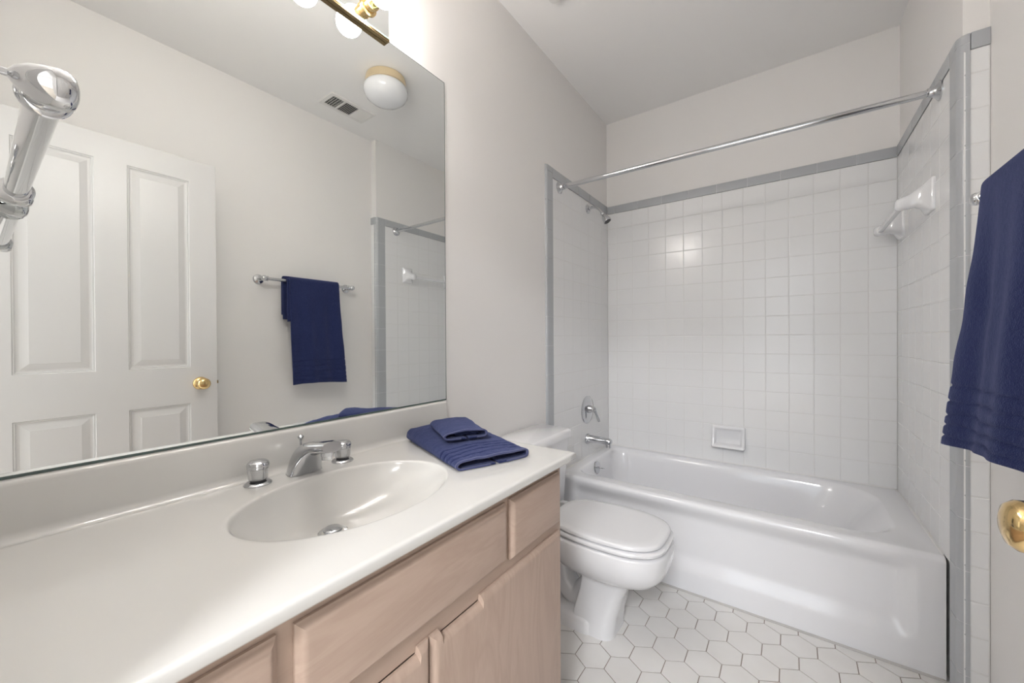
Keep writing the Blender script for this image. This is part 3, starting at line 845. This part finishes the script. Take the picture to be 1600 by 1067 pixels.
for sg, xx in ((-1, DX), (1, DX+DT)):
    bm = bmesh.new()
    lathe(bm, (xx, KYC, KZC), (sg, 0, 0), [(0.032, 0.0002), (0.032, 0.003), (0.028, 0.008), (0.016, 0.010), (0.0125, 0.014), (0.0125, 0.024), (0.017, 0.028), (0.0255, 0.036), (0.0285, 0.046), (0.0275, 0.055), (0.022, 0.062), (0.012, 0.0655), (0.0005, 0.0665)], 40)
    o = obj('door_knob', bm, BRASS, door, angle=50); o['label'] = 'polished brass round door knob'
bm = bmesh.new(); box(bm, (DX+0.006, DY1-0.0005, KZC-0.028), (DX+DT-0.006, DY1+0.0012, KZC+0.028)); box(bm, (DX+0.012, DY1, KZC-0.008), (DX+0.024, DY1+0.010, KZC+0.008), 0.002)
o = obj('latch', bm, OLDBRASS, door); o['label'] = 'dark brass latch plate'

# ------------------------------------------------------------------ chrome towel bars
def towel_bar(label, a, b, n, rad, zc, hs=1.0, thin=False):
    """bar from a to b, n = direction away from the wall, wall disc behind each end"""
    a, b, n = Vector(a), Vector(b), Vector(n)
    t = thing('towel_bar', label, 'towel bar', (a+b)/2)
    ax = (b-a).normalized()
    bm = bmesh.new(); tube(bm, [a, b], rad, 28); obj('bar', bm, CHROME, t, angle=40)
    for p, s in ((a, 1), (b, -1)):
        bm = bmesh.new()
        back = zc
        front_end = [(0.0075, max(0.031, back-0.026)), (0.010, back-0.019), (0.0155, back-0.010), (0.0175, back+0.002), (0.0172, back+0.010), (0.0150, back+0.016), (0.009, back+0.0195), (0.0005, back+0.021)]
        if thin: front_end = [(0.0032, 0.034), (0.0034, back-0.024), (0.0085, back-0.0205), (0.0140, back-0.013), (0.0180, back-0.003), (0.0195, back+0.006), (0.0188, back+0.012), (0.0145, back+0.0175), (0.007, back+0.020), (0.0005, back+0.0205)]
        lathe(bm, p - n*back, n, [(0.031, 0), (0.031, 0.004), (0.026, 0.009), (0.013, 0.013), (0.0085, 0.020), (0.0080, 0.030)] + front_end, 36)
        obj('post', bm, CHROME, t, angle=50)
        bm = bmesh.new(); lathe(bm, p + ax*s*(0.026 if thin else 0.018), ax*s, [(rad, 0.0), (rad+0.0050, 0.001), (rad+0.0066, 0.0035), (rad+0.0050, 0.006), (rad, 0.007)], 32)
        obj('collar', bm, CHROME, t, angle=50)
    return t
towel_bar('chrome towel bar on the right wall, holding the hanging navy towel', (1.512, 1.045, 1.575), (1.512, 1.625, 1.575), (-1, 0, 0), 0.0100, WR-1.512)
towel_bar('short thick chrome towel bar close to the camera at the mirror\'s left', (0.046, 0.046, 1.438), (0.508, 0.046, 1.438), (0, 1, 0), 0.0134, 0.046-EY, 1.0, True)

# ------------------------------------------------------------------ towels
def cloth(bm, path, width, nu, th, fn, uv=None):
    """thick sheet: path = list of 2D points, swept over width with nu steps; fn(p, s, w) -> 3D point"""
    n = len(path)
    nor = []
    for i in range(n):
        a = Vector(path[max(i-1, 0)]); b = Vector(path[min(i+1, n-1)])
        d = (b-a).normalized(); nor.append(Vector((-d.y, d.x)))
    G = []
    for side in (0.5, -0.5):
        rows = []
        for i in range(n):
            e = 1.0
            p = Vector(path[i]) + nor[i]*th*side
            rows.append([bm.verts.new(fn(p, i/(n-1), k/nu, side, nor[i])) for k in range(nu+1)])
        G.append(rows)
    for rows in G:
        for a, b in zip(rows, rows[1:]): bridge(bm, a, b, False)
    A, B = G
    bridge(bm, A[0], B[0], False); bridge(bm, A[-1], B[-1], False)
    bridge(bm, [r[0] for r in A], [r[0] for r in B], False); bridge(bm, [r[-1] for r in A], [r[-1] for r in B], False)
def resample(pts, step):
    out = [Vector(pts[0])]
    for a, b in zip(pts, pts[1:]):
        a, b = Vector(a), Vector(b); k = max(1, int(round((b-a).length/step)))
        for i in range(1, k+1): out.append(a.lerp(b, i/k))
    return out
def nz(x, y, z, s): return noise.noise(Vector((x*s, y*s, z*s)))

# hanging towel
ht = thing('hanging_towel', 'navy terry towel hanging folded over the chrome bar on the right wall', 'towel', (1.48, 1.34, 1.57))
BX, BZ = 1.512, 1.575
def hang_path(r, zf, zb, lean):
    p = [(BX - r - lean, zf)]
    k = 24
    for i in range(1, k):
        t_ = i/k; p.append((BX - r - lean*(1-t_)**1.25, zf + (BZ-zf)*t_))
    p += [(BX + r*math.cos(a), BZ + r*math.sin(a)) for a in [PI - PI*i/12 for i in range(0, 13)]]
    p += [(BX + r, zb)]
    return resample(p, 0.0035)
def mk_hang(r, zf, zb, lean, y0f, y1f, y0b, y1b, th, stripes=True):
    path = hang_path(r, zf, zb, lean)
    bm = bmesh.new()
    def fn(p, s, w_, side, nrm):
        front_ = p.x < BX
        drop = max(0, BZ - p.y)
        k = sm(BX-0.01, BX+0.01, p.x)
        ya = y0f(p.y)*(1-k) + y0b*k; yb = y1f(p.y)*(1-k) + y1b*k
        y = ya + (yb-ya)*w_
        x = p.x
        if front_:
            x += lean*(1-w_)*0.80*min(drop/(BZ-zf), 1)**1.0
            x += 0.010*math.sin(w_*9.5+0.9)*min(drop/0.45, 1) - 0.004*math.sin(w_*21+1)*min(drop/0.3, 1)
            x += 0.004*nz(y, p.y, 3, 9)*min(drop/0.2, 1)
        e = min(w_, 1-w_)
        x += 0.0
        z = p.y
        out = Vector((x, y, z))
        if stripes and front_ and side > 0 or (stripes and front_ and side < 0):
            d_ = p.y - zf
            for q in (0.022, 0.050, 0.080, 0.115, 0.152):
                g_ = math.exp(-((d_-q-0.003*math.sin(w_*12+q*60))/0.0030)**2)
                if side > 0: out.x += 0.0050*g_
        if front_:
            out.z += 0.012*math.sin(w_*4.2)*(1-min(max((p.y-zf)/0.15, 0), 1))*0.5
        return out
    cloth(bm, path, 1, 60, th, fn)
    return bm
bm = mk_hang(0.024, 0.912, 1.36, 0.060, lambda z: 1.186+0.012*sm(1.5, 0.9, z), lambda z: 1.512+0.012*sm(1.5, 0.9, z), 1.156, 1.500, 0.0105)
obj('towel_cloth', bm, NAVY, ht, smooth=True)
bm = mk_hang(0.0150, 1.315, 1.330, 0.022, lambda z: 1.172, lambda z: 1.500, 1.160, 1.496, 0.0080, False)
obj('inner_fold', bm, NAVY, ht, smooth=True)

# folded towels on the counter
def folded(name, label, org, u, v, L, Wd, h0, h1, z0, th, stripes, seed, gap):
    u = Vector((*u, 0)).normalized(); v = Vector((*v, 0)).normalized(); org = Vector((*org, z0))
    t = thing(name, label, 'towel', org)
    def loop(hh, v0, v1, start, end):
        r = hh/2
        p = [(start, th/2)]
        p += [(v1 - r + r*math.cos(a), r + th/2 - th/2*0 + r*math.sin(a) - 0) for a in [-PI/2 + PI*i/10 for i in range(11)]]
        p += [(v0 + r + r*math.cos(a), r + th/2 + r*math.sin(a)) for a in [PI/2 + PI*i/10 for i in range(11)]]
        p += [(end, th/2)]
        return resample(p, 0.008)
    H0 = 0.030
    bm = bmesh.new()
    path = loop(H0, 0.0, Wd, Wd*0.55, Wd*0.50)
    nu = int(L/0.0025)
    def fn(p, s, w_, side, nrm):
        x = w_*L
        hh = h0 + (h1-h0)*w_           # total height from back to front
        hloc = hh*(0.80+0.20*math.sin(PI*min(max(p.x/Wd, 0), 1))) + 0.004*nz(x+seed, p.x, 1, 14)
        zz_ = p.y/(H0+th)*hloc
        if p.y > H0*0.75:
            zz_ += 0.0015*nz(x*1.0+seed, p.x, 2, 45)
            if stripes and side < 0:
                for q in stripes:
                    zz_ -= 0.0042*math.exp(-((L - x - q + 0.004*math.sin(p.x*22+q*40))/0.0026)**2)
        wob = 0.004*nz(p.x*2, x, 5+seed, 10)
        X = x + wob*0.5 + (0.006*math.sin(p.x/Wd*PI) if w_ > 0.9 else 0)
        V = p.x + 0.003*nz(x, seed, p.y*10, 12)
        if stripes and (p.x < 0.006):
            for q in stripes: V += 0.0028*math.exp(-((L-x-q)/0.0022)**2)
        return org + u*X + v*V + Vector((0, 0, max(zz_, 0.0004)))
    cloth(bm, path, 1, nu, th, fn)
    obj('outer_fold', bm, NAVY, t, smooth=True)
    # inner layer filling the loop towards the back
    bm = bmesh.new()
    ip = resample([(Wd*0.30, H0*0.42), (Wd-0.028, H0*0.42), (Wd-0.020, H0*0.5), (Wd-0.028, H0*0.62), (0.025, H0*0.72)], 0.008)
    def fn2(p, s, w_, side, nrm):
        x = 0.006 + w_*(L-gap-0.006)
        hh = h0 + (h1-h0)*w_
        return org + u*x + v*p.x + Vector((0, 0, p.y/(H0+th)*hh*0.92))
    cloth(bm, ip, 1, max(6, nu//4), th*0.9, fn2)
    obj('inner_fold', bm, NAVY, t, smooth=True)
    # hem tape along the front edge of the upper layer
    bm = bmesh.new()
    tp = [p for p in path if p.y > 0.0]
    def fn3(p, s, w_, side, nrm):
        q = fn(p, s, 1.0, 0.5, nrm)
        return q + u*(0.0012 + 0.0040*w_ - 0.003)
    cloth(bm, path[3:-2], 1, 2, th*1.12, fn3)
    obj('hem', bm, NAVYHEM, t, smooth=True)
    return t
ua = (0.938, -0.346); va = (0.346, 0.938)
folded('folded_towel', 'larger folded navy towel lying on the counter, under the small one', (0.045, 0.850), ua, va, 0.372, 0.225, 0.046, 0.030, CZ+0.0006, 0.0065, (0.030, 0.052, 0.074, 0.096), 1.0, 0.03)
ub = (0.86, -0.51); vb = (0.51, 0.86)
folded('folded_washcloth', 'small folded navy washcloth lying on top of the larger folded towel', (0.115, 0.890), ub, vb, 0.185, 0.130, 0.028, 0.026, CZ+0.0455, 0.0060, (), 4.0, 0.02)
